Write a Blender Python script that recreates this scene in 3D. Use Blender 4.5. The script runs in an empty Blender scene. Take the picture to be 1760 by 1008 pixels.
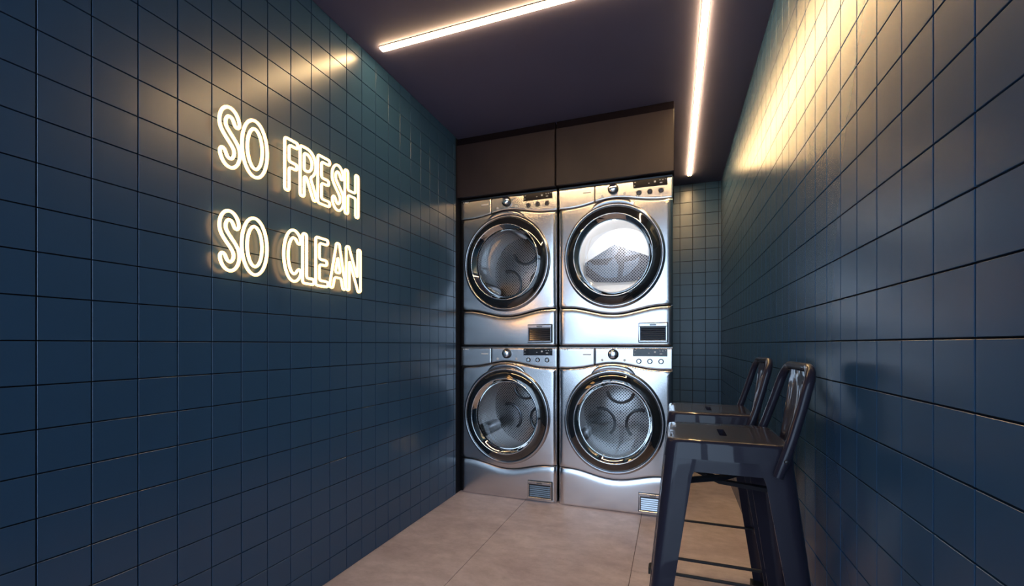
import bpy, math, random
import numpy as np
from mathutils import Vector, Matrix

random.seed(7)
PI = math.pi
scene = bpy.context.scene
COL = scene.collection

# ------------------------------------------------------------------ camera
T = 0.1                    # one wall tile
EYE = 0.986                # camera height
F_PX, VPX, HOR = 756.694, 1156.882, 592.4
YAW = math.atan2(VPX - 880.0, F_PX)
cam_d = bpy.data.cameras.new('camera')
cam_d.sensor_width = 36.0
cam_d.lens = F_PX / 1760.0 * 36.0
cam_d.shift_y = (HOR - 504.0) / 1760.0
cam_d.clip_start = 0.02
cam = bpy.data.objects.new('camera', cam_d)
COL.objects.link(cam)
cam.location = (0, 0, EYE)
cam.rotation_euler = (PI / 2, 0, YAW)
scene.camera = cam

# ------------------------------------------------------------------ world, light, exposure
LED_COL = (1.0, 0.66, 0.31)
LED_POWER = 82.0
NEON_COL = (1.0, 0.50, 0.155)
NEON_POWER = 4.6
world = bpy.data.worlds.new('daylight')
scene.world = world
world.use_nodes = True
wb = world.node_tree.nodes['Background']
wb.inputs['Color'].default_value = (0.60, 0.78, 1.0, 1)
wb.inputs['Strength'].default_value = 4.8
vs = scene.view_settings
vs.view_transform = 'Standard'
vs.look = 'None'
vs.exposure = 0.0
vs.gamma = 1.0
vs.use_curve_mapping = False

# room limits (metres): x across, y into the room, z up
XL, XR = -13.417 * T, 3.764 * T
YB, YF = 40.35 * T, -0.22          # alcove end wall, glazed shop front behind the camera
ZC = EYE + 13.65 * T              # ceiling
YM = 26.42 * T                    # plane of the machine fronts
Z0 = lambda z: EYE + z * T        # tile units relative to the eye -> metres

portal_d = bpy.data.lights.new('shopfront_portal', 'AREA')
portal_d.shape = 'RECTANGLE'
portal_d.size, portal_d.size_y = XR - XL, ZC
portal_d.cycles.is_portal = True
portal = bpy.data.objects.new('shopfront_portal', portal_d)
COL.objects.link(portal)
portal.location = ((XL + XR) / 2, YF - 0.06, ZC / 2)
portal.rotation_euler = (PI / 2, 0, 0)


# ------------------------------------------------------------------ materials
def mat(name, base, rough=0.5, metal=0.0, spec=0.5, coat=0.0, coat_rough=0.1):
    m = bpy.data.materials.new(name)
    m.use_nodes = True
    b = m.node_tree.nodes['Principled BSDF']
    b.inputs['Base Color'].default_value = (*base, 1)
    b.inputs['Roughness'].default_value = rough
    b.inputs['Metallic'].default_value = metal
    b.inputs['Specular IOR Level'].default_value = spec
    b.inputs['Coat Weight'].default_value = coat
    b.inputs['Coat Roughness'].default_value = coat_rough
    return m


def nodes(m):
    return m.node_tree.nodes, m.node_tree.links, m.node_tree.nodes['Principled BSDF']


def noise_col(m, c0, c1, scale, coord='Object', detail=6, lo=0.3, hi=0.7, stretch=(1, 1, 1)):
    n, l, b = nodes(m)
    tc = n.new('ShaderNodeTexCoord'); mp = n.new('ShaderNodeMapping')
    mp.inputs['Scale'].default_value = stretch
    nz = n.new('ShaderNodeTexNoise'); nz.inputs['Scale'].default_value = scale
    nz.inputs['Detail'].default_value = detail
    rp = n.new('ShaderNodeValToRGB')
    rp.color_ramp.elements[0].position = lo; rp.color_ramp.elements[0].color = (*c0, 1)
    rp.color_ramp.elements[1].position = hi; rp.color_ramp.elements[1].color = (*c1, 1)
    l.new(tc.outputs[coord], mp.inputs['Vector']); l.new(mp.outputs['Vector'], nz.inputs['Vector'])
    l.new(nz.outputs['Fac'], rp.inputs['Fac']); l.new(rp.outputs['Color'], b.inputs['Base Color'])
    return nz, rp


def emit(name, col, power):
    m = bpy.data.materials.new(name); m.use_nodes = True
    b = m.node_tree.nodes['Principled BSDF']
    b.inputs['Base Color'].default_value = (0.8, 0.8, 0.8, 1)
    b.inputs['Emission Color'].default_value = (*col, 1)
    b.inputs['Emission Strength'].default_value = power
    return m


def thin_glass(name, tint, ior=1.5):
    m = bpy.data.materials.new(name); m.use_nodes = True
    n, l = m.node_tree.nodes, m.node_tree.links
    n.remove(n['Principled BSDF'])
    out = n['Material Output']
    tr = n.new('ShaderNodeBsdfTransparent'); tr.inputs['Color'].default_value = (*tint, 1)
    gl = n.new('ShaderNodeBsdfGlossy'); gl.inputs['Roughness'].default_value = 0.01
    fr = n.new('ShaderNodeFresnel'); fr.inputs['IOR'].default_value = ior
    mx = n.new('ShaderNodeMixShader')
    l.new(fr.outputs['Fac'], mx.inputs['Fac']); l.new(tr.outputs[0], mx.inputs[1]); l.new(gl.outputs[0], mx.inputs[2])
    l.new(mx.outputs[0], out.inputs['Surface'])
    return m


M = {}
M['tile'] = mat('teal_glazed_tile', (0.030, 0.066, 0.098), 0.27, 0, 0.5)
nz, rp = noise_col(M['tile'], (0.026, 0.073, 0.148), (0.030, 0.082, 0.162), 1.6, 'Object')
M['grout'] = mat('dark_grout', (0.006, 0.008, 0.014), 0.9, 0.0, 0.2)
M['ceiling'] = mat('dark_plum_plaster', (0.050, 0.044, 0.060), 0.75)
noise_col(M['ceiling'], (0.106, 0.100, 0.172), (0.118, 0.111, 0.190), 2.2)
M['floor'] = mat('taupe_porcelain', (0.36, 0.29, 0.26), 0.42)
nz, rp = noise_col(M['floor'], (0.46, 0.365, 0.375), (0.68, 0.570, 0.560), 2.4, 'Object', 10, 0.30, 0.70, (1, 1.6, 1))
nz.inputs['Roughness'].default_value = 0.70
nz.inputs['Distortion'].default_value = 0.5
n_, l_, b_ = nodes(M['floor'])           # pale streaks and small dark specks of the porcelain print
tc = n_.new('ShaderNodeTexCoord'); mp = n_.new('ShaderNodeMapping'); mp.inputs['Scale'].default_value = (3.0, 4.4, 1)
n2 = n_.new('ShaderNodeTexNoise'); n2.inputs['Scale'].default_value = 3.2; n2.inputs['Detail'].default_value = 11
n2.inputs['Roughness'].default_value = 0.75
r2 = n_.new('ShaderNodeValToRGB')
r2.color_ramp.elements[0].position = 0.36; r2.color_ramp.elements[0].color = (0.86, 0.84, 0.83, 1)
r2.color_ramp.elements[1].position = 0.68; r2.color_ramp.elements[1].color = (1.16, 1.17, 1.17, 1)
mu = n_.new('ShaderNodeMixRGB'); mu.blend_type = 'MULTIPLY'; mu.inputs[0].default_value = 1.0
l_.new(tc.outputs['Object'], mp.inputs['Vector']); l_.new(mp.outputs['Vector'], n2.inputs['Vector'])
l_.new(n2.outputs['Fac'], r2.inputs['Fac']); l_.new(rp.outputs['Color'], mu.inputs[1]); l_.new(r2.outputs['Color'], mu.inputs[2])
l_.new(mu.outputs[0], b_.inputs['Base Color'])
M['floor_joint'] = mat('brown_floor_joint', (0.10, 0.075, 0.065), 0.9)
M['steel'] = mat('silver_machine_panel', (0.70, 0.685, 0.70), 0.23, 1.0)
M['steel_dark'] = mat('grey_machine_side', (0.20, 0.20, 0.21), 0.35, 1.0)
M['chrome'] = mat('chrome', (0.82, 0.82, 0.84), 0.07, 1.0)
M['bezel'] = mat('satin_bezel', (0.50, 0.50, 0.53), 0.2, 1.0)
M['slat'] = mat('dark_glossy_slat', (0.22, 0.22, 0.235), 0.12, 1.0)
M['door_black'] = mat('black_mirror_glass', (0.012, 0.013, 0.015), 0.03, 0.0, 0.9, 1.0, 0.02)
M['black'] = mat('black_plastic', (0.012, 0.012, 0.014), 0.3)
M['screen'] = mat('black_display', (0.008, 0.008, 0.012), 0.12)
M['mark'] = mat('white_print', (0.7, 0.7, 0.72), 0.5)
M['glass'] = thin_glass('door_glass', (0.86, 0.88, 0.9))
M['pane'] = thin_glass('shop_pane', (0.93, 0.96, 0.98))
M['gasket'] = mat('grey_gasket', (0.06, 0.06, 0.065), 0.45)
M['stool'] = mat('gunmetal_paint', (0.021, 0.018, 0.029), 0.36, 0.05, 0.12, 1.0, 0.03)
M['stool'].node_tree.nodes['Principled BSDF'].inputs['Coat IOR'].default_value = 1.26
M['stool_black'] = mat('black_steel_rod', (0.012, 0.012, 0.016), 0.35)
M['rubber'] = mat('black_rubber', (0.012, 0.012, 0.012), 0.7)
M['cabinet'] = mat('brown_black_laminate', (0.060, 0.046, 0.044), 0.5, 0.0, 0.3)
noise_col(M['cabinet'], (0.016, 0.0115, 0.0165), (0.033, 0.0225, 0.026), 5, 'Object', 8, 0.35, 0.8, (1, 1, 0.6))
M['cabinet_shade'] = mat('black_cabinet_shade', (0.007, 0.005, 0.008), 0.7, 0.0, 0.05)  # shade band below the ceiling, put into a dark colour
M['aluminium'] = mat('dark_aluminium_frame', (0.03, 0.035, 0.045), 0.35, 0.6)
M['pavement'] = mat('grey_pavement', (0.42, 0.41, 0.40), 0.8)
M['led'] = emit('warm_led_diffuser', LED_COL, LED_POWER)
M['led_body'] = mat('black_led_profile', (0.03, 0.028, 0.03), 0.5)
M['neon'] = emit('warm_neon_tube', NEON_COL, NEON_POWER)
M['drum_fill_light'] = emit('drum_fill_glow', (1.0, 0.97, 0.94), 430.0)  # added light, no real source; whitens the painted drum
M['drum_highlight'] = mat('white_drum_highlight', (0.85, 0.85, 0.86), 0.4)  # bright reflection on the drum steel, painted as white


def perforated(name, base, rough):
    """steel with a staggered grid of dark round holes, laid out on the UV map (tile units)"""
    m = mat(name, base, rough, 1.0)
    n, l, b = nodes(m)
    uv = n.new('ShaderNodeUVMap'); uv.uv_map = 'UVMap'
    sep = n.new('ShaderNodeSeparateXYZ'); l.new(uv.outputs['UV'], sep.inputs[0])

    def math_(op, a, bb=None):
        k = n.new('ShaderNodeMath'); k.operation = op
        for i, v in enumerate((a, bb)):
            if v is None: continue
            if isinstance(v, (int, float)): k.inputs[i].default_value = v
            else: l.new(v, k.inputs[i])
        return k.outputs[0]
    fr = 7.2
    a = math_('MULTIPLY', math_('ADD', sep.outputs['X'], sep.outputs['Y']), fr * 0.7071)
    c = math_('MULTIPLY', math_('SUBTRACT', sep.outputs['X'], sep.outputs['Y']), fr * 0.7071)
    a = math_('SUBTRACT', math_('FRACT', a), 0.5); c = math_('SUBTRACT', math_('FRACT', c), 0.5)
    d = math_('SQRT', math_('ADD', math_('MULTIPLY', a, a), math_('MULTIPLY', c, c)))
    hole = math_('LESS_THAN', d, 0.30)
    mx = n.new('ShaderNodeMixRGB')
    mx.inputs[1].default_value = (*base, 1); mx.inputs[2].default_value = (0.012, 0.012, 0.014, 1)
    l.new(hole, mx.inputs[0]); l.new(mx.outputs[0], b.inputs['Base Color'])
    return m


M['drum_shade'] = perforated('perforated_shade_steel', (0.24, 0.235, 0.25), 0.45)  # darker copy of the drum steel, painted for the part outside the highlight
M['drum'] = perforated('perforated_drum_steel', (0.62, 0.58, 0.56), 0.33)


# ------------------------------------------------------------------ mesh helpers
class MB:
    def __init__(s):
        s.v, s.f, s.uv = [], [], []

    def add(s, vs, fs, uv=None):
        o = len(s.v)
        s.v += [tuple(p) for p in vs]
        s.f += [tuple(i + o for i in q) for q in fs]
        s.uv += list(uv) if uv is not None else [(0, 0)] * len(vs)
        return s

    def box(s, x0, x1, y0, y1, z0, z1, bev=0.0, mtx=None):
        if bev <= 0:
            vs = [(x, y, z) for x in (x0, x1) for y in (y0, y1) for z in (z0, z1)]
            fs = [(0, 1, 3, 2), (4, 6, 7, 5), (0, 4, 5, 1), (2, 3, 7, 6), (0, 2, 6, 4), (1, 5, 7, 3)]
        else:
            vs, fs = [], []
            c = [(x0, x1), (y0, y1), (z0, z1)]
            idx = {}
            for i in (0, 1):
                for j in (0, 1):
                    for k in (0, 1):
                        sg = (1 - 2 * i, 1 - 2 * j, 1 - 2 * k)
                        p = [c[0][i], c[1][j], c[2][k]]
                        for a in range(3):      # vertex lying on the face normal to axis a
                            q = [p[t] + (0 if t == a else sg[t] * bev) for t in range(3)]
                            idx[i, j, k, a] = len(vs); vs.append(q)
            for a in range(3):
                o = [t for t in range(3) if t != a]
                for e in (0, 1):
                    ring = []
                    for (g, h) in ((0, 0), (1, 0), (1, 1), (0, 1)):
                        key = [0, 0, 0]; key[a] = e; key[o[0]] = g; key[o[1]] = h
                        ring.append(idx[(*key, a)])
                    fs.append(tuple(ring))
            for a in range(3):
                o = [t for t in range(3) if t != a]
                for g in (0, 1):
                    for h in (0, 1):
                        q = []
                        for (e, ax) in ((0, o[0]), (1, o[0]), (1, o[1]), (0, o[1])):
                            key = [0, 0, 0]; key[a] = e; key[o[0]] = g; key[o[1]] = h
                            q.append(idx[(*key, ax)])
                        fs.append(tuple(q))
            for i in (0, 1):
                for j in (0, 1):
                    for k in (0, 1):
                        fs.append((idx[i, j, k, 0], idx[i, j, k, 1], idx[i, j, k, 2]))
        if mtx is not None:
            vs = [mtx @ Vector(p) for p in vs]
        return s.add(vs, fs)

    def tube(s, path, r, n=10, closed=False, cap=True):
        P = [Vector(p) for p in path]
        N = len(P)
        rr = r if isinstance(r, (list, tuple)) else [r] * N
        vs, fs = [], []
        ref = None
        for i in range(N):
            a = P[i - 1] if (i > 0 or closed) else P[i]
            b = P[(i + 1) % N] if (i < N - 1 or closed) else P[i]
            t = (b - a).normalized()
            if ref is None:
                ref = Vector((0, 0, 1)) if abs(t.z) < 0.9 else Vector((1, 0, 0))
                if closed:
                    ref = Vector((1, 0, 0))
            u = (ref - t * ref.dot(t)).normalized()
            ref = u
            w = t.cross(u)
            for k in range(n):
                an = 2 * PI * k / n
                vs.append(P[i] + (u * math.cos(an) + w * math.sin(an)) * rr[i])
        m = N if closed else N - 1
        for i in range(m):
            j = (i + 1) % N
            for k in range(n):
                k2 = (k + 1) % n
                fs.append((i * n + k, i * n + k2, j * n + k2, j * n + k))
        if cap and not closed:
            fs.append(tuple(range(n))[::-1]); fs.append(tuple((N - 1) * n + k for k in range(n)))
        return s.add(vs, fs)

    def lathe(s, prof, n=64, c=(0, 0, 0), sx=1, sz=1, uvs=None, a0=0, a1=2 * PI):
        """revolve (r, y) about the y axis through c"""
        vs, fs, uv = [], [], []
        full = abs(a1 - a0 - 2 * PI) < 1e-6
        m = n if full else n + 1
        arc = 0
        for i, (r, y) in enumerate(prof):
            if i: arc += math.hypot(r - prof[i - 1][0], y - prof[i - 1][1])
            for k in range(m):
                an = a0 + (a1 - a0) * k / n
                x, z = r * math.cos(an) * sx, r * math.sin(an) * sz
                vs.append((c[0] + x, c[1] + y, c[2] + z))
                if uvs == 'side': uv.append((an * prof[0][0] / T, arc / T))
                else: uv.append((x / T, z / T))
        for i in range(len(prof) - 1):
            for k in range(n):
                k2 = (k + 1) % m
                fs.append((i * m + k, i * m + k2, (i + 1) * m + k2, (i + 1) * m + k))
        return s.add(vs, fs, uv)

    def loft(s, rings, closed=True, cap=True):
        vs, fs = [], []
        n = len(rings[0])
        for r in rings: vs += r
        for i in range(len(rings) - 1):
            for k in range(n if closed else n - 1):
                k2 = (k + 1) % n
                fs.append((i * n + k, i * n + k2, (i + 1) * n + k2, (i + 1) * n + k))
        if cap:
            fs.append(tuple(range(n))[::-1]); fs.append(tuple((len(rings) - 1) * n + k for k in range(n)))
        return s.add(vs, fs)

    def grid(s, fn, us, ws):
        vs = [fn(u, w) for w in ws for u in us]
        n = len(us)
        fs = [(j * n + i, j * n + i + 1, (j + 1) * n + i + 1, (j + 1) * n + i)
              for j in range(len(ws) - 1) for i in range(n - 1)]
        return s.add(vs, fs)

    def mesh(s, name, m, smooth=False, recalc=True, angle=None):
        me = bpy.data.meshes.new(name)
        me.from_pydata(s.v, [], s.f)
        if any(u != (0, 0) for u in s.uv):
            ul = me.uv_layers.new(name='UVMap')
            li = np.empty(len(me.loops), dtype=np.int32); me.loops.foreach_get('vertex_index', li)
            ul.data.foreach_set('uv', np.array(s.uv, dtype=np.float32)[li].ravel())
        if recalc:
            import bmesh
            bm = bmesh.new(); bm.from_mesh(me)
            bmesh.ops.recalc_face_normals(bm, faces=bm.faces[:])
            bm.to_mesh(me); bm.free()
        me.materials.append(m)
        if smooth:
            me.polygons.foreach_set('use_smooth', [True] * len(me.polygons))
            me.set_sharp_from_angle(angle=math.radians(angle or 35))
        me.update()
        return me

    def build(s, name, m, parent=None, smooth=False, loc=None, angle=None, recalc=True):
        return link(name, s.mesh(name, m, smooth, recalc, angle), parent, loc)


def link(name, me, parent=None, loc=None):
    o = bpy.data.objects.new(name, me)
    COL.objects.link(o)
    if parent is not None: o.parent = parent
    if loc is not None: o.location = loc
    return o


def empty(name, loc=(0, 0, 0), rz=0):
    o = bpy.data.objects.new(name, None)
    o.empty_display_size = 0.1
    COL.objects.link(o)
    o.location = loc; o.rotation_euler = (0, 0, rz)
    return o


def tag(o, label, cat, group=None):
    o['label'] = label; o['category'] = cat
    if group: o['group'] = group
    return o


def structure(o, label=None, cat=None):
    o['kind'] = 'structure'
    if label: o['label'] = label
    if cat: o['category'] = cat
    return o


def copy_tree(o, parent=None):
    c = o.copy(); COL.objects.link(c); c.parent = parent
    for ch in list(o.children): copy_tree(ch, c)
    return c


def to_px(p):
    c, s_ = math.cos(YAW), math.sin(YAW)
    X = c * p[0] + s_ * p[1]; Z = -s_ * p[0] + c * p[1]
    if Z < 0.05: return None
    return 880 + F_PX * X / Z, HOR - F_PX * (p[2] - EYE) / Z


def seen_area(corners):
    q = [to_px(p) for p in corners]
    if any(v is None for v in q): return 0.0
    xs = [min(max(v[0], 0), 1760) for v in q]; ys = [min(max(v[1], 0), 1008) for v in q]
    a = 0
    for i in range(len(q)):
        j = (i + 1) % len(q)
        a += xs[i] * ys[j] - xs[j] * ys[i]
    return abs(a) / 2


# ------------------------------------------------------------------ tiled walls
JW = 0.0028                # joint width
DEPTH = 0.006              # tile thickness
_tiles = {}


def tile_geo(w, h):
    """a tile lying in local x (w) / z (h), glazed face at y=0 looking to -y, with an eased edge"""
    b = 0.0007
    x0, x1, z0, z1 = JW / 2, w - JW / 2, JW / 2, h - JW / 2
    vs = [(x0 + b, 0, z0 + b), (x1 - b, 0, z0 + b), (x1 - b, 0, z1 - b), (x0 + b, 0, z1 - b),
          (x0, b, z0), (x1, b, z0), (x1, b, z1), (x0, b, z1),
          (x0, DEPTH, z0), (x1, DEPTH, z0), (x1, DEPTH, z1), (x0, DEPTH, z1)]
    fs = [(0, 1, 2, 3)]
    for r in (0, 4):
        for i in range(4):
            j = (i + 1) % 4
            fs.append((r + i, r + 4 + i, r + 4 + j, r + j))
    fs = [tuple(q) for q in fs]
    return vs, fs


def tile_mesh(w, h):
    key = (round(w, 4), round(h, 4))
    if key not in _tiles:
        vs, fs = tile_geo(*key)
        _tiles[key] = MB().add(vs, fs).mesh('tile', M['tile'], recalc=False)
    return _tiles[key]


def tiled_wall(wall, mtx, a_edges, z_edges, limit=300):
    """mtx: places local (a, 0, z) on the wall; a_edges / z_edges: joint lines"""
    cells = []
    for i in range(len(a_edges) - 1):
        for j in range(len(z_edges) - 1):
            a, w = a_edges[i], a_edges[i + 1] - a_edges[i]
            z, h = z_edges[j], z_edges[j + 1] - z_edges[j]
            if w < 0.006 or h < 0.006: continue
            cor = [mtx @ Vector(p) for p in ((a, 0, z), (a + w, 0, z), (a + w, 0, z + h), (a, 0, z + h))]
            cells.append((seen_area(cor), a, z, w, h))
    cells.sort(key=lambda q: -q[0])
    rest = MB()
    for k, (ar, a, z, w, h) in enumerate(cells):
        if k < limit and ar > 20:
            o = link('tile', tile_mesh(w, h), wall)
            o.matrix_world = mtx @ Matrix.Translation((a, 0, z))
        else:
            vs, fs = tile_geo(w, h)
            rest.add([mtx @ Vector((p[0] + a, p[1], p[2] + z)) for p in vs], fs)
    if rest.v:
        r = rest.build('tile_field', M['tile'], wall, recalc=False)
        r['kind'] = 'stuff'


def edges(lo, hi, phase):
    """joint positions at phase + k*T inside (lo, hi), with both ends"""
    k0 = math.ceil((lo - phase) / T - 1e-6)
    e = [lo]
    x = phase + k0 * T
    while x < hi - 0.004:
        if x > lo + 0.004: e.append(x)
        x += T
    return e + [hi]


ZE = edges(0.0, ZC, EYE + 0.083 * T)
# left wall: tiles face +x
wl = structure(MB().box(XL - 0.10, XL - DEPTH, YF, YB + 0.1, 0, ZC).build('wall_left', M['grout']),
               'wall of square teal tiles behind the neon sign', 'wall')
Ml = Matrix(((0, -1, 0, XL), (1, 0, 0, 0), (0, 0, 1, 0), (0, 0, 0, 1)))
tiled_wall(wl, Ml, edges(YF, 25.92 * T, 5.611 * T), ZE)
# right wall: tiles face -x
wr = structure(MB().box(XR + DEPTH, XR + 0.10, YF, YB + 0.1, 0, ZC).build('wall_right', M['grout']),
               'wall of square teal tiles behind the bar stools', 'wall')
Mr = Matrix(((0, 1, 0, XR), (-1, 0, 0, 0), (0, 0, 1, 0), (0, 0, 0, 1)))
tiled_wall(wr, Mr, [-e for e in reversed(edges(YF, YB, 0.602 * T))], ZE)
# end wall of the alcove: tiles face -y
wk = structure(MB().box(XL - 0.1, XR + 0.1, YB + DEPTH, YB + 0.1, 0, ZC).build('wall_back', M['grout']),
               'narrow tiled wall at the far end beside the machines', 'wall')
tiled_wall(wk, Matrix.Translation((0, YB, 0)), edges(-0.02, XR, 0.56 * T), ZE)

# ------------------------------------------------------------------ floor and ceiling
fl = structure(MB().box(XL - 0.1, XR + 0.1, YF - 0.05, YB + 0.1, -0.12, -0.003).build('floor', M['floor_joint']),
               'taupe porcelain floor with large slabs', 'floor')
fx = [XL - 0.006, -0.877, -0.171, XR + 0.006]
fy = [YF, -0.86, 0.56, 1.98, 3.40, YB + 0.006]
for i in range(len(fx) - 1):
    for j in range(len(fy) - 1):
        g = 0.0012
        MB().box(fx[i] + g, fx[i + 1] - g, fy[j] + g * .6, fy[j + 1] - g * .6, -0.012, 0, 0.0006).build(
            'floor_slab', M['floor'], fl)
structure(MB().box(XL - 0.1, XR + 0.1, YF - 0.05, YB + 0.1, ZC, ZC + 0.1).build('ceiling', M['ceiling']),
          'smooth dark plum ceiling', 'ceiling')

# ------------------------------------------------------------------ glazed shop front behind the camera
wf = structure(empty('window_1', ((XL + XR) / 2, YF, 0)), 'glazed shop front with dark frame at the room entrance', 'window')
hw = (XR - XL) / 2
posts = [-hw, -0.30, 0.55, hw]
for k, px in enumerate(posts):
    e = 0.03
    x0 = px - e if 0 < k < 3 else (px if k == 0 else px - 0.05)
    MB().box(x0, x0 + (2 * e if 0 < k < 3 else 0.05), -0.04, 0.02, 0, ZC, 0.004).build('post', M['aluminium'], wf)
for z, hgt in ((0.0, 0.05), (2.08, 0.05), (ZC - 0.05, 0.05)):
    for k in range(3):
        MB().box(posts[k] + (0.05 if k == 0 else .03), posts[k + 1] - (0.05 if k == 2 else .03), -0.035, 0.015, z, z + hgt, 0.004
                 ).build('rail', M['aluminium'], wf)
for k in range(3):
    for z0, z1 in ((0.05, 2.08), (2.13, ZC - 0.05)):
        MB().box(posts[k] + (0.05 if k == 0 else .03), posts[k + 1] - (0.05 if k == 2 else .03), -0.012, -0.011, z0, z1
                 ).build('pane', M['pane'], wf)
structure(MB().box(-14, 14, YF - 22, YF - 0.05, -0.15, -0.02).build('pavement', M['pavement']),
          'grey pavement outside the shop front', 'pavement')


# ------------------------------------------------------------------ LED strip lights on the ceiling
def led(name, x0, x1, y0, y1, label):
    t = empty(name, ((x0 + x1) / 2, (y0 + y1) / 2, ZC))
    hx, hy = (x1 - x0) / 2, (y1 - y0) / 2
    g = 0.004
    MB().box(-hx - .002, hx + .002, -hy - .002, hy + .002, -0.003, 0, 0.0008).build('profile', M['led_body'], t)
    MB().box(-hx, hx, -hy, hy, -0.0100, -0.003, 0.001).build('diffuser', M['led'], t)
    tag(t, label, 'strip light', 'warm ceiling strips')


LW = 0.0135
LX, LY = 1.235 * T, 16.97 * T
led('strip_light', LX - LW, LX + LW, LY - LW, 38.1 * T, 'warm strip light running along the ceiling beside the right wall')
led('strip_light', -12.62 * T, LX - LW - 0.006, LY - LW, LY + LW, 'warm strip light crossing the ceiling from the left wall')


# ------------------------------------------------------------------ neon sign
def ell(cx, cy, rx, ry, a0, a1, n=40):
    return [(cx + rx * math.cos(math.radians(a0 + (a1 - a0) * k / n)),
             cy + ry * math.sin(math.radians(a0 + (a1 - a0) * k / n))) for k in range(n + 1)]


def skeleton(ch, w, h):
    """strokes of a letter in a w x h box; each (points, square_ends)"""
    if ch == 'O': return [(ell(w / 2, h / 2, w / 2, h / 2, 0, 360, 72), 0)]
    if ch == 'C':
        return [(ell(w * .56, h / 2, w * .56, h / 2, 42, 318, 60), 0)]
    if ch == 'S':
        r = w / 2
        top = ell(r, h - r * 1.15, r, r * 1.15, 8, 195, 30)
        bot = ell(r, r * 1.15, r, r * 1.15, 15, -172, 30)
        mid = []
        p0, p1 = top[-1], bot[0]
        for k in range(1, 16):
            s_ = k / 16
            q = s_ * s_ * (3 - 2 * s_)
            mid.append((p0[0] + (p1[0] - p0[0]) * (q * .55 + s_ * .45), p0[1] + (p1[1] - p0[1]) * s_))
        return [(top + mid + bot, 0)]
    if ch == 'F': return [([(0, 0), (0, h)], 1), ([(0, h), (w, h)], 1), ([(0, h * .52), (w * .9, h * .52)], 1)]
    if ch == 'E': return [([(0, 0), (0, h)], 1), ([(0, h), (w, h)], 1), ([(0, h * .5), (w * .88, h * .5)], 1), ([(0, 0), (w, 0)], 1)]
    if ch == 'L': return [([(0, 0), (0, h)], 1), ([(0, 0), (w, 0)], 1)]
    if ch == 'H': return [([(0, 0), (0, h)], 1), ([(w, 0), (w, h)], 1), ([(0, h * .5), (w, h * .5)], 1)]
    if ch == 'N': return [([(0, 0), (0, h)], 1), ([(w, 0), (w, h)], 1), ([(0, h), (w, 0)], 1)]
    if ch == 'A': return [([(0, 0), (w / 2, h)], 1), ([(w, 0), (w / 2, h)], 1), ([(w * .17, h * .27), (w * .83, h * .27)], 0)]
    if ch == 'R':
        r = h * .26
        bowl = [(0, h), (w * .35, h)] + ell(w * .35, h - r, w * .6, r, 90, -90, 24) + [(0, h - 2 * r)]
        return [([(0, 0), (0, h)], 1), (bowl, 0), ([(w * .42, h - 2 * r), (w, 0)], 1)]


def outlines(strokes, w, h, d):
    g = 0.014
    mgn = d + 0.08
    xs = np.arange(-mgn, w + mgn, g); ys = np.arange(-mgn, h + mgn, g)
    X, Y = np.meshgrid(xs, ys, indexing='ij')
    D = np.full(X.shape, 9.0)
    for pts, sq in strokes:
        n = len(pts)
        closed = math.hypot(pts[0][0] - pts[-1][0], pts[0][1] - pts[-1][1]) < 1e-6
        for i in range(n - 1):
            (ax, ay), (bx, by) = pts[i], pts[i + 1]
            L = math.hypot(bx - ax, by - ay)
            if L < 1e-9: continue
            ux, uy = (bx - ax) / L, (by - ay) / L
            px, py = X - ax, Y - ay
            a = px * ux + py * uy; c = np.abs(-px * uy + py * ux)
            lo = -d * .9 if (sq and i == 0) else 0.0
            hi = L + (d * .9 if (sq and i == n - 2) else 0.0)
            q1 = np.maximum(lo - a, a - hi); q2 = c - d
            box = np.minimum(np.maximum(q1, q2), 0) + np.sqrt(np.maximum(q1, 0) ** 2 + np.maximum(q2, 0) ** 2)
            D = np.minimum(D, box)
            if i > 0 or closed:
                D = np.minimum(D, np.sqrt(px ** 2 + py ** 2) - d)
    seg = {}

    def ip(i, j, k, l):
        key = tuple(sorted(((i, j), (k, l))))
        (i, j), (k, l) = key
        t = D[i, j] / (D[i, j] - D[k, l])
        return key, (xs[i] + (xs[k] - xs[i]) * t, ys[j] + (ys[l] - ys[j]) * t)
    pos, nxt = {}, {}
    inside = D < 0
    cell = inside[:-1, :-1].astype(int) + inside[1:, :-1] + inside[1:, 1:] + inside[:-1, 1:]
    for i, j in np.argwhere((cell > 0) & (cell < 4)):
        cr = [(i, j), (i + 1, j), (i + 1, j + 1), (i, j + 1)]
        inn = [bool(inside[p]) for p in cr]
        st, en = [], []
        for k in range(4):
            m_ = (k + 1) % 4
            if inn[k] != inn[m_]:
                key, p = ip(*cr[k], *cr[m_]); pos[key] = p
                (st if inn[k] else en).append((k, key))
        for k, key in st:
            best = min(en, key=lambda e: (e[0] - k) % 4) if len(st) > 1 else en[0]
            nxt[key] = best[1]
    loops = []
    while nxt:
        k0 = next(iter(nxt)); lp = []; k = k0
        while k in nxt:
            lp.append(pos[k]); k = nxt.pop(k)
        P = np.array(lp)
        if len(P) < 24: continue
        # resample evenly, then ease the corners
        for _ in range(2):
            Q = np.vstack([P, P[:1]]); sl = np.r_[0, np.cumsum(np.hypot(*np.diff(Q, axis=0).T))]
            N = max(20, int(sl[-1] / 0.035))
            tt = np.linspace(0, sl[-1], N, endpoint=False)
            P = np.c_[np.interp(tt, sl, Q[:, 0]), np.interp(tt, sl, Q[:, 1])]
            for _ in range(2):
                P = 0.5 * P + 0.25 * (np.roll(P, 1, 0) + np.roll(P, -1, 0))
        loops.append(P)
    return loops


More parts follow.
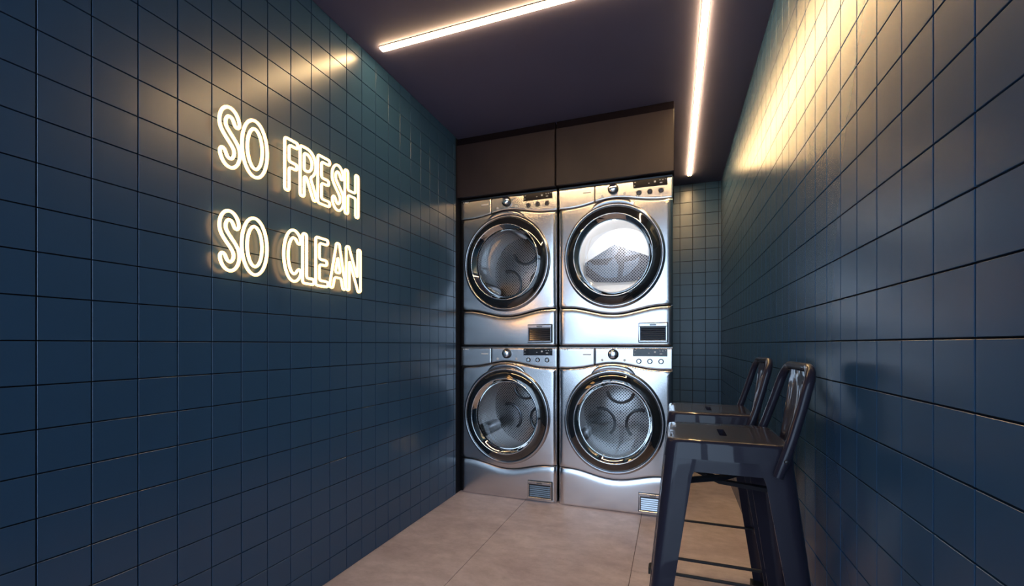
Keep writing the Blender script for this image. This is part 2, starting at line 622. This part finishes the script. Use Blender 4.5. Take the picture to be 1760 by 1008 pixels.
sign = empty('neon_sign', (XL, 12.95 * T, Z0(2.27)))
tag(sign, 'warm white outline neon lettering reading SO FRESH SO CLEAN on tiles', 'neon sign')
RT, DD = 0.053, 0.098          # tube radius, half stroke (tiles)
LINES = [(5.55, [('S', 9.62, 10.42), ('O', 10.38, 11.44), ('F', 12.06, 12.77), ('R', 12.76, 13.68), ('E', 13.64, 14.40),
                 ('S', 14.41, 15.19), ('H', 15.16, 16.13)]),
         (2.275, [('S', 9.62, 10.40), ('O', 10.37, 11.43), ('C', 12.02, 12.95), ('L', 12.88, 13.56), ('E', 13.53, 14.30),
                  ('A', 14.28, 15.32), ('N', 15.25, 16.27)])]
OFF = 0.024                    # tube centre stands off the tiles
for zb, row in LINES:
    for ch, l, r in row:
        ins = RT + DD
        w, h = r - l - 2 * ins, 2.01 - 2 * ins
        mb = MB()
        ys = 1.38 if ch in 'SOC' else 1.08      # round letters carry thicker horizontals
        iz = RT + DD * ys
        h = (2.01 - 2 * iz) / ys
        for P in outlines(skeleton(ch, w, h), w, h, DD):
            mb.tube([(OFF, (l + ins + p[0]) * T, Z0(zb + iz + p[1] * ys)) for p in P], RT * T, 8, closed=True)
        o = mb.build('neon_letter', M['neon'], sign, True, angle=80)
        o.matrix_parent_inverse = Matrix.Translation((0, -12.95 * T, -Z0(2.27)))
        o['label'] = 'glowing outline letter ' + ch


# ------------------------------------------------------------------ wall cabinets above the machines
def cabinet(x0, x1, label):
    z0, z1 = Z0(9.70), ZC - 0.002
    yf = YM - 0.030
    t = empty('wall_cabinet', ((x0 + x1) / 2, yf, z0))
    w = (x1 - x0) / 2
    MB().box(-w + .001, w - .001, 0.021, 0.62, 0.004, z1 - z0, 0.001).build('carcass', M['cabinet'], t)
    MB().box(-w + .002, w - .002, 0, 0.019, 0.0, z1 - z0 - 0.048, 0.0015).build('door', M['cabinet'], t)
    MB().box(-w + .002, w - .002, 0.012, 0.0195, z1 - z0 - 0.046, z1 - z0, 0.0005).build('shade_strip', M['cabinet_shade'], t)  # dark strip standing for the shade along the cabinet top
    tag(t, label, 'cabinet', 'cabinets above the machines')


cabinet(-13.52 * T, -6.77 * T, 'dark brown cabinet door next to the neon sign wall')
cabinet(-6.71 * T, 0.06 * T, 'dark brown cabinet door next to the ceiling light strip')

# ------------------------------------------------------------------ washing machines
MW, MH = 6.63 * T, 9.74 * T      # width, height
DC = 5.30 * T                    # height of the door centre
SX, SZ = 0.967, 1.027


def ctrl_line(u):                # lower edge of the control panel (tile units)
    a = min(abs(u) / 2.9, 1)
    return 8.40 + 0.36 * (0.5 + 0.5 * math.cos(PI * a)) ** 1.25


def wave(u):                     # seam above the kick panel
    a = min(abs(u - 0.05) / 2.75, 1)
    return 2.34 - 0.43 * (0.5 + 0.5 * math.cos(PI * a))


def fall(d, r, depth):
    if d >= r: return 0.0
    q = 1 - d / r
    return depth * (1 - math.sqrt(max(0, 1 - q * q)))


def spread(n, e=2.2):
    """0..1 with samples gathered at both ends"""
    out = []
    for k in range(n + 1):
        s_ = k / n
        out.append(0.5 * (2 * s_) ** e if s_ < .5 else 1 - 0.5 * (2 - 2 * s_) ** e)
    return out


def panel(mb, u0, u1, bot, top, y0, rs, rb, rt, belly, nu=34, nw=26):
    """curved sheet between two outlines. rs/rb/rt = (radius, depth) of side, lower and upper roll"""
    def fn(u, s_):
        U = u0 + (u1 - u0) * u
        b, t = bot(U), top(U)
        w = b + (t - b) * s_
        y = y0 - belly * (1 - (2 * u - 1) ** 2) * (1 - (2 * s_ - 1) ** 2)
        y += fall(min(U - u0, u1 - U), *rs) + fall(w - b, *rb) + fall(t - w, *rt)
        return (U * T, y * T, w * T)
    mb.grid(fn, spread(nu), spread(nw))
    return mb


H_ = MH / T
HALF = MW / T / 2


def front_panel():
    """sheet around the round door opening, between the wavy seam and the control panel"""
    top = lambda u: ctrl_line(u) - 0.03
    dc = DC / T
    cor = [math.atan2(top(HALF) - dc, HALF), math.atan2(top(-HALF) - dc, -HALF),
           math.atan2(wave(-HALF) - dc, -HALF) + 2 * PI, math.atan2(wave(HALF) - dc, HALF) + 2 * PI]
    cor.append(cor[0] + 2 * PI)
    angs = []
    for a, b in zip(cor, cor[1:]):
        angs += [a + (b - a) * q for q in spread(26, 1.3)[:-1]]
    ss = [1 - (1 - q) ** 1.9 for q in [k / 22 for k in range(23)]]
    rows = []
    for an in angs:
        c_, s_ = math.cos(an), math.sin(an)
        lo, hi = 1.0, 8.0
        for _ in range(40):
            r = (lo + hi) / 2
            u, w = r * c_, dc + r * s_
            if abs(u) < HALF and wave(u) < w < top(u): lo = r
            else: hi = r
        r0 = 1 / math.hypot(c_ / (2.86 * SX), s_ / (2.86 * SZ))
        col = []
        for q in ss:
            r = r0 + (lo - r0) * q
            u, w = r * c_, dc + r * s_
            y = -0.10 * (1 - (u / HALF) ** 2) * (1 - ((w - 5.3) / 3.4) ** 2)
            y += fall(max(0, HALF - abs(u)), .30, .28) + fall(max(0, w - wave(u)), .08, .07) + fall(max(0, top(u) - w), .12, .12)
            col.append((u * T, y * T, w * T))
        rows.append(col)
    return MB().loft(rows + rows[:1], closed=False, cap=False)


def make_machine(lit=False):  # lit: drum with painted highlight and an added light inside
    t = empty('washing_machine')
    # shell behind the front sheets
    w_, b_ = HALF * T - .004, MB()
    for (x0, x1, y0, y1, z0, z1) in ((-w_, -w_ + .006, .03, .68, .006, MH - .003), (w_ - .006, w_, .03, .68, .006, MH - .003),
                                     (-w_, w_, .67, .68, .006, MH - .003), (-w_, w_, .03, .68, .006, .014), (-w_, w_, .012, .68, MH - .011, MH - .003)):
        b_.box(x0, x1, y0, y1, z0, z1)
    b_.build('body', M['steel_dark'], t)
    front_panel().build('front_panel', M['steel'], t, True, angle=60)
    kp = panel(MB(), -HALF, HALF, lambda u: 0.0, lambda u: wave(u) - 0.05, 0.02, (0.30, 0.26), (0.10, 0.10), (0.45, 0.12), 0.04)
    kp.build('kick_panel', M['steel'], t, True, angle=60)
    # control panel: detergent drawer on the left, dial and display on the right
    SE = -1.10
    panel(MB(), -HALF, SE - .012, ctrl_line, lambda u: H_ - 0.03, 0.10, (0.05, 0.05), (0.06, 0.08), (0.16, 0.16), 0.0, 20, 18
          ).build('detergent_drawer', M['steel'], t, True, angle=60)
    cp = panel(MB(), SE + .012, HALF, ctrl_line, lambda u: H_ - 0.03, 0.10, (0.05, 0.05), (0.06, 0.08), (0.16, 0.16), 0.0, 26, 18
               ).build('control_panel', M['steel'], t, True, angle=60)
    yc = 0.10 * T
    dsp = MB().box(1.13 * T, 3.02 * T, yc - .0025, yc + .004, 9.17 * T, 9.59 * T, .001).build('display', M['screen'], cp)
    mk = MB()
    for (u, w, a, b) in ((1.25, 9.50, .08, .03), (1.22, 9.30, .05, .03), (2.02, 9.36, .06, .04), (2.35, 9.42, .10, .10),
                         (2.62, 9.48, .07, .03), (2.78, 9.48, .07, .03), (2.68, 9.32, .14, .05), (2.93, 9.50, .05, .03)):
        mk.box((u - a / 2) * T, (u + a / 2) * T, yc - .0032, yc - .0024, (w - b / 2) * T, (w + b / 2) * T)
    mk.build('display_print', M['mark'], cp)['kind'] = 'stuff'
    kn = MB().lathe([(0, -.034), (.018, -.034), (.0215, -.032), (.023, -.028), (.0235, -.006)], 40, (0, yc, 9.27 * T)).build(
        'dial', M['chrome'], cp, True)
    MB().lathe([(.0236, -.012), (.0300, -.010), (.0315, -.006), (.0315, .004)], 40, (0, yc, 9.27 * T)).build('dial_collar', M['black'], cp, True)
    for u in (1.46, 2.07, 2.68):
        b = MB().lathe([(0, -.007), (.0088, -.007), (.0104, -.0055), (.0106, 0)], 24, (u * T, yc, 8.88 * T)).build('button', M['chrome'], cp, True)
        MB().lathe([(.0106, -.0045), (.0142, -.0045), (.0152, -.003), (.0152, .003)], 24, (u * T, yc, 8.88 * T)).build('button_ring', M['black'], cp, True)
    for u in (-.65, .65):
        MB().lathe([(0, -.003), (.0065, -.003), (.0075, -.001), (.0075, .003)], 20, (u * T, yc, 8.93 * T)).build('indicator', M['mark'], cp, True)
    sc = MB()
    for q in range(5):
        for sgn in (-1, 1):
            u0, u1 = (sgn * .42, sgn * (.95 - .03 * q))
            sc.box(min(u0, u1) * T, max(u0, u1) * T, yc - .0004, yc + .001, (9.08 + .09 * q) * T, (9.088 + .09 * q) * T)
    sc.build('dial_scale', M['bezel'], cp)['kind'] = 'stuff'
    lg = MB()
    for k, a in enumerate((.05, .10, .07, .09)):
        lg.box((-3.10 + .10 * k) * T, (-3.10 + .10 * k + a * .8) * T, yc - .0007, yc + .001, 9.50 * T, 9.57 * T)
    lg.build('logo_print', M['mark'], t)['kind'] = 'stuff'
    MB().box(-1.80 * T, -1.31 * T, yc - .0008, yc + .001, 9.21 * T, 9.28 * T).build('drawer_print', M['mark'], t)
    # raised lip over the door
    lip = MB()

    def lipf(a, s_):
        an = PI / 2 + math.radians(27) * (2 * a - 1)
        tp = (1 - abs(2 * a - 1) ** 4)
        r0, r1 = 2.95, 2.97 + .34 * tp
        r = r0 + (r1 - r0) * s_
        y = -0.10 - 0.07 * math.sin(PI * s_) * tp
        return (r * math.cos(an) * SX * T, y * T, DC + r * math.sin(an) * SZ * T)
    lip.grid(lipf, [k / 24 for k in range(25)], [k / 8 for k in range(9)])
    lip.build('door_lip', M['bezel'], t, True, angle=60)
    # door
    d = MB().lathe([(r * T, y * T) for r, y in ((3.03, .10), (3.03, -.10), (3.00, -.18), (2.94, -.235), (2.88, -.25), (2.84, -.235), (2.82, -.19))],
                   96, (0, 0, DC), SX, SZ).build('door', M['bezel'], t, True, angle=50)
    MB().lathe([(r * T, y * T) for r, y in ((2.825, -.19), (2.80, -.225), (2.74, -.28), (2.64, -.345), (2.54, -.395), (2.44, -.43), (2.36, -.45))],
               96, (0, 0, DC), SX, SZ).build('door_glass_ring', M['door_black'], d, True, angle=60)
    MB().lathe([(r * T, y * T) for r, y in ((2.365, -.445), (2.36, -.485), (2.33, -.505), (2.30, -.495), (2.285, -.45))],
               96, (0, 0, DC), SX, SZ).build('chrome_ring', M['chrome'], d, True, angle=60)
    MB().lathe([(r * T, y * T) for r, y in ((2.29, -.45), (2.26, -.25), (2.20, .05), (2.15, .22), (2.08, .31), (1.9, .38), (1.3, .45), (.6, .49), (0.001, .50))],
               96, (0, 0, DC), SX, SZ).build('door_bowl', M['glass'], d, True, angle=70)
    # drum (inside, seen through the glass)
    dr = MB().lathe([(2.62 * T, .34 * T), (2.62 * T, 4.3 * T)], 72, (0, 0, DC), SX, SZ, 'side').build('drum', M['drum_highlight'] if lit else M['drum'], t, True)  # white wall carries the painted highlight out to the rim
    MB().lathe([(r * T, y * T) for r, y in ((2.84, .02), (2.80, .30), (2.62, .345), (2.45, .36))], 72, (0, 0, DC), SX, SZ
               ).build('gasket', M['gasket'], t, True)
    if not lit:
        MB().lathe([(r * T, y * T) for r, y in ((2.62, 4.3), (2.2, 4.28), (1.5, 4.1), (.8, 4.02), (.05, 4.0))], 72, (0, 0, DC), SX, SZ
                   ).build('drum_back', M['drum'], dr, True)
        for k in range(3):
            an = PI / 2 + k * 2 * PI / 3
            cx, cz = 1.55 * math.cos(an), 1.55 * math.sin(an)
            pts = []
            for q in range(15):
                a2 = an + PI + math.radians(-78 + 156 * q / 14)
                pts.append(((cx + .95 * math.cos(a2)) * T * SX, 4.03 * T, DC + (cz + .95 * math.sin(a2)) * T * SZ))
            MB().tube(pts, .010, 8).build('drum_rib', M['steel_dark'], dr, True)
    else:
        # highlight painted as white back plate; darker perforated roof-shaped field where it stops
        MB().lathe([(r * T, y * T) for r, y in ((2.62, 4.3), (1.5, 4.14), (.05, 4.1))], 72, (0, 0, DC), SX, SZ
                   ).build('drum_back', M['drum_highlight'], dr, True)
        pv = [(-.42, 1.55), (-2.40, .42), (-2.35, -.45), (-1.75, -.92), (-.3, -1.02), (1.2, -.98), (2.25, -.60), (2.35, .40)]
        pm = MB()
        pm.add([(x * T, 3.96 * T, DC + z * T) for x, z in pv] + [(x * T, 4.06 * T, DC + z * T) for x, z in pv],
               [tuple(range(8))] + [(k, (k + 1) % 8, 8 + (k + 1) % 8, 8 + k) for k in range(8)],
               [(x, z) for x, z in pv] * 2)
        pm.build('drum_shade_plate', M['drum_shade'], dr)
        fill_light = MB().lathe([(.001, -.006), (.014, -.004), (.018, .004), (.016, .010), (.001, .012)], 20, (0, .062, DC + 2.46 * T))  # added light, hidden behind the gasket to brighten the drum
        fill_light.build('drum_fill_light', M['drum_fill_light'], dr, True)
    for k in range(0 if lit else 3):
        an = math.radians(210 + 120 * k)
        c_, s_ = math.cos(an), math.sin(an)
        m4 = Matrix(((-s_, 0, -c_, 2.58 * T * c_ * SX), (0, 1, 0, 0), (c_, 0, -s_, DC + 2.58 * T * s_ * SZ), (0, 0, 0, 1)))
        prof = [(-.045, 0), (-.03, .022), (-.012, .034), (.012, .034), (.03, .022), (.045, 0)]
        rings = [[m4 @ Vector((x * q, y, z * q)) for x, z in prof] for y, q in ((.06, .55), (.10, 1), (.36, 1), (.41, .6))]
        MB().loft(rings).build('lifter', M['steel'], dr, True, angle=50)
    # filter flap, tilted upward inside its frame
    U0, U1, W0, W1 = 1.47, 3.02, 0.22, 1.30
    fr = MB()
    yk = -0.09
    for (a, b, c, e) in ((U0, U1, W1 - .19, W1), (U0, U1, W0, W0 + .09), (U0, U0 + .09, W0 + .09, W1 - .19), (U1 - .09, U1, W0 + .09, W1 - .19)):
        fr.box(a * T, b * T, (yk - .05) * T, (yk + .2) * T, c * T, e * T, .0022)
    fl_ = fr.build('filter_flap', M['bezel'], t)
    MB().box((U0 - .045) * T, (U1 + .045) * T, (yk + .07) * T, (yk + .2) * T, (W0 - .045) * T, (W1 + .045) * T, .003).build('flap_gap', M['black'], fl_)
    MB().box((U0 + .6) * T, (U1 - .6) * T, (yk - .075) * T, yk * T, (W1 - .14) * T, (W1 - .05) * T, .0015).build('flap_catch', M['steel_dark'], fl_)
    MB().box((U0 + .09) * T, (U1 - .09) * T, (yk + .085) * T, (yk + .2) * T, (W0 + .09) * T, (W1 - .19) * T).build('flap_recess', M['black'], fl_)
    me = MB().box(-.0665, .0665, -.0012, .0012, -.0046, .0046, .0005,
                  Matrix.Rotation(math.radians(-14), 4, 'X')).mesh('slat', M['slat'])
    for k in range(6):
        link('slat', me, fl_, ((U0 + U1) / 2 * T, (yk + .05) * T, (W0 + .165 + .118 * k) * T))
    return t


def place(o, cx, zb):
    o.location = (cx * T, YM, zb)


XA, XB = -10.055, -3.325
m1 = make_machine()
place(m1, XA, 0.0)
tag(m1, 'lower silver front-loading washing machine next to the neon sign wall', 'washing machine', 'stacked washing machines')
m2 = copy_tree(m1); place(m2, XB, 0.0)
m2['label'] = 'lower silver front-loading washing machine partly hidden by bar stools'
m3 = copy_tree(m1); place(m3, XA, MH + .004)
m3['label'] = 'upper silver front-loading washing machine with dark drum next to neon sign wall'
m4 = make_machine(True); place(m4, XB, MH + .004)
tag(m4, 'upper silver front-loading washing machine with painted white drum highlight', 'washing machine', 'stacked washing machines')


# ------------------------------------------------------------------ bar stools
def rsq(h, r, z, n=6, cx=0.0):
    """rounded square ring, half size h"""
    out = []
    for q, (sx, sy) in enumerate(((1, 1), (-1, 1), (-1, -1), (1, -1))):
        for k in range(n + 1):
            an = PI / 2 * q + PI / 2 * k / n
            out.append((cx + sx * (h - r) + r * math.cos(an), sy * (h - r) + r * math.sin(an), z))
    return out


def make_stool():
    t = empty('bar_stool')
    SH = 0.746
    # seat pan with a slot in the middle: top sheet built as a ring around the slot
    sx, sy = 0.009, 0.048
    ring = rsq(0.130, 0.030, SH)
    n = len(ring)
    inner = []
    for (x, y, z) in ring:
        k = (abs(x) - .100) / .030, (abs(y) - .100) / .030
        inner.append((math.copysign(sx - .004 + .004 * k[0], x), math.copysign(sy - .004 + .004 * k[1], y), SH - 0.0015))
    mid = [tuple(a * .5 + b * .5 for a, b in zip(p, q)) for p, q in zip(inner, ring)]
    low = [(x, y, SH - 0.018) for x, y, z in inner]
    seat = MB().loft([low, inner, mid, ring, rsq(.1355, .032, SH - .0008), rsq(.1395, .034, SH - .004), rsq(.1415, .035, SH - .010),
                      rsq(.1470, .036, SH - .046), rsq(.1460, .035, SH - .046), rsq(.1395, .033, SH - .012), rsq(.120, .03, SH - .007)], cap=False)
    seat.build('seat', M['stool'], t, True, angle=40)
    # legs: folded sheet, rounded outer corner, tapering and splayed
    ZT = SH - 0.034

    def half(z): return 0.1435 + (0.218 - 0.1435) * (1 - z / ZT)
    for ax, ay in ((1, 1), (-1, 1), (-1, -1), (1, -1)):
        rings = []
        for z in (ZT, 0.655, 0.60, 0.45, 0.25, 0.012):
            h = half(z)
            k = z / ZT
            fw = 0.015 + 0.022 * k + (0.012 * max(0, (z - .655) / .06) if z > .655 else 0)
            r = 0.018 + 0.016 * k
            th = 0.003
            prof = [(h - r - fw, h)]
            for q in range(8):
                an = PI / 2 - PI / 2 * q / 7
                prof.append((h - r + r * math.cos(an), h - r + r * math.sin(an)))
            prof.append((h, h - r - fw))
            prof.append((h - th, h - r - fw))
            for q in range(8):
                an = PI / 2 * q / 7
                prof.append((h - r + (r - th) * math.cos(an), h - r + (r - th) * math.sin(an)))
            prof.append((h - r - fw, h - th))
            rings.append([(ax * x, ay * y, z) for x, y in prof])
        lg = MB().loft(rings).build('leg', M['stool'], t, True, angle=40)
        h = half(0.0)
        MB().loft([[(ax * (h - .020 + (p[0]) * .027), ay * (h - .020 + (p[1]) * .027), z) for p in
                    ((-1, 1), (.4, 1), (.85, .85), (1, .4), (1, -1), (-1, -1))] for z in (0, 0.026)]).build('foot_cap', M['rubber'], lg)
    # apron strips under the pan
    for q in range(4):
        rz = Matrix.Rotation(PI / 2 * q, 4, 'Z')
        h0, h1 = half(0.712) - .0035, half(0.668) - .0035
        vs = [(-.09, h0, .712), (.09, h0, .712), (.09, h1, .668), (-.09, h1, .668)]
        vs += [(x, y - .003, z) for x, y, z in vs]
        MB().add([rz @ Vector(p) for p in vs], [(0, 1, 2, 3), (4, 5, 6, 7), (0, 1, 5, 4), (1, 2, 6, 5), (2, 3, 7, 6), (3, 0, 4, 7)]).build(
            'apron', M['stool'], t)
        # foot rest rods
        z = 0.246
        hh = half(z) - 0.012
        MB().tube([rz @ Vector((-hh + .006, hh, z)), rz @ Vector((hh - .006, hh, z))], .0052, 10).build('foot_rest', M['stool_black'], t, True)
    # crossed braces under the seat
    for sgn in (-1, 1):
        e = half(.632) - .016
        a, b = Vector((-e, -e * sgn, .630)), Vector((e, e * sgn, .630))
        c = Vector((0, 0, .610 + .0055 * sgn))
        side = (b - a).normalized().cross(Vector((0, 0, 1))) * .011
        rings = []
        for p in (a, a.lerp(c, .92), c, c.lerp(b, .08), b):
            rings.append([p + side, p - side, p - side + Vector((0, 0, .010)), p + side + Vector((0, 0, .010))])
        MB().loft([[tuple(v) for v in r] for r in rings]).build('brace', M['stool_black'], t)
    # back: bent tube and pressed splat
    R = 0.0115
    pts = [(.104, -.1575, .676), (.117, -.1575, .715), (.134, -.152, .765), (.155, -.143, .835), (.166, -.136, .875)]
    for k in range(1, 8):
        an = PI / 2 * k / 8
        pts.append((.166 + .016 * math.sin(an), -.136 + .052 * (1 - math.cos(an)), .875 + .054 * math.sin(an)))
    pts.append((.182, -.084, .929))
    path = pts + [(x, -y, z) for x, y, z in reversed(pts)]
    rad = [R * .9] + [R] * (len(path) - 2) + [R * .9]
    bk = MB().tube(path, rad, 14).build('back_tube', M['stool'], t, True, angle=60)
    for sgn in (-1, 1):      # bolts where the tube is fixed to the pan
        MB().lathe([(.0001, -.004), (.004, -.003), (.005, 0), (.005, .004)], 14, (.119, -.1575 - R if sgn < 0 else .1575 + R, .716),
                   ).build('bolt', M['stool_black'], bk, True)
    sp = MB()

    def spf(u, s_):
        y = -.078 + .156 * u
        z = .700 + (.925 - .700) * s_
        x = .149 + (.181 - .149) * s_ + .012 * (2 * u - 1) ** 2 * 0 + .006 * math.sin(PI * s_)
        x += .004 * math.cos(PI * (2 * u - 1) * 1.0) * math.sin(PI * s_) + .0012 * math.sin(u * 19) * math.sin(s_ * 7)
        return (x, y, z)
    us, ss = [k / 24 for k in range(25)], [k / 20 for k in range(21)]
    sp.grid(spf, us, ss)
    sp.grid(lambda u, s_: (spf(u, s_)[0] + .003, *spf(u, s_)[1:]), us, ss)
    n1 = len(us) * len(ss)
    nu = len(us)
    rim = [i for i in range(nu)] + [j * nu + nu - 1 for j in range(1, len(ss))] + [n1 - 1 - i for i in range(1, nu)] + \
          [j * nu for j in range(len(ss) - 2, 0, -1)]
    for k in range(len(rim)):
        a, b = rim[k], rim[(k + 1) % len(rim)]
        sp.f.append((a, b, b + n1, a + n1))
    sp.build('splat', M['stool'], t, True, angle=40)
    return t


s1 = make_stool()
s1.location = (1.25 * T, 13.32 * T, 0)
tag(s1, 'gunmetal metal bar stool with low back, nearest of the two', 'bar stool', 'bar stools along the tiled wall')
s2 = copy_tree(s1)
s2.location = (1.25 * T, 18.06 * T, 0)
s2['label'] = 'gunmetal metal bar stool with low back, further one closer to the machines'
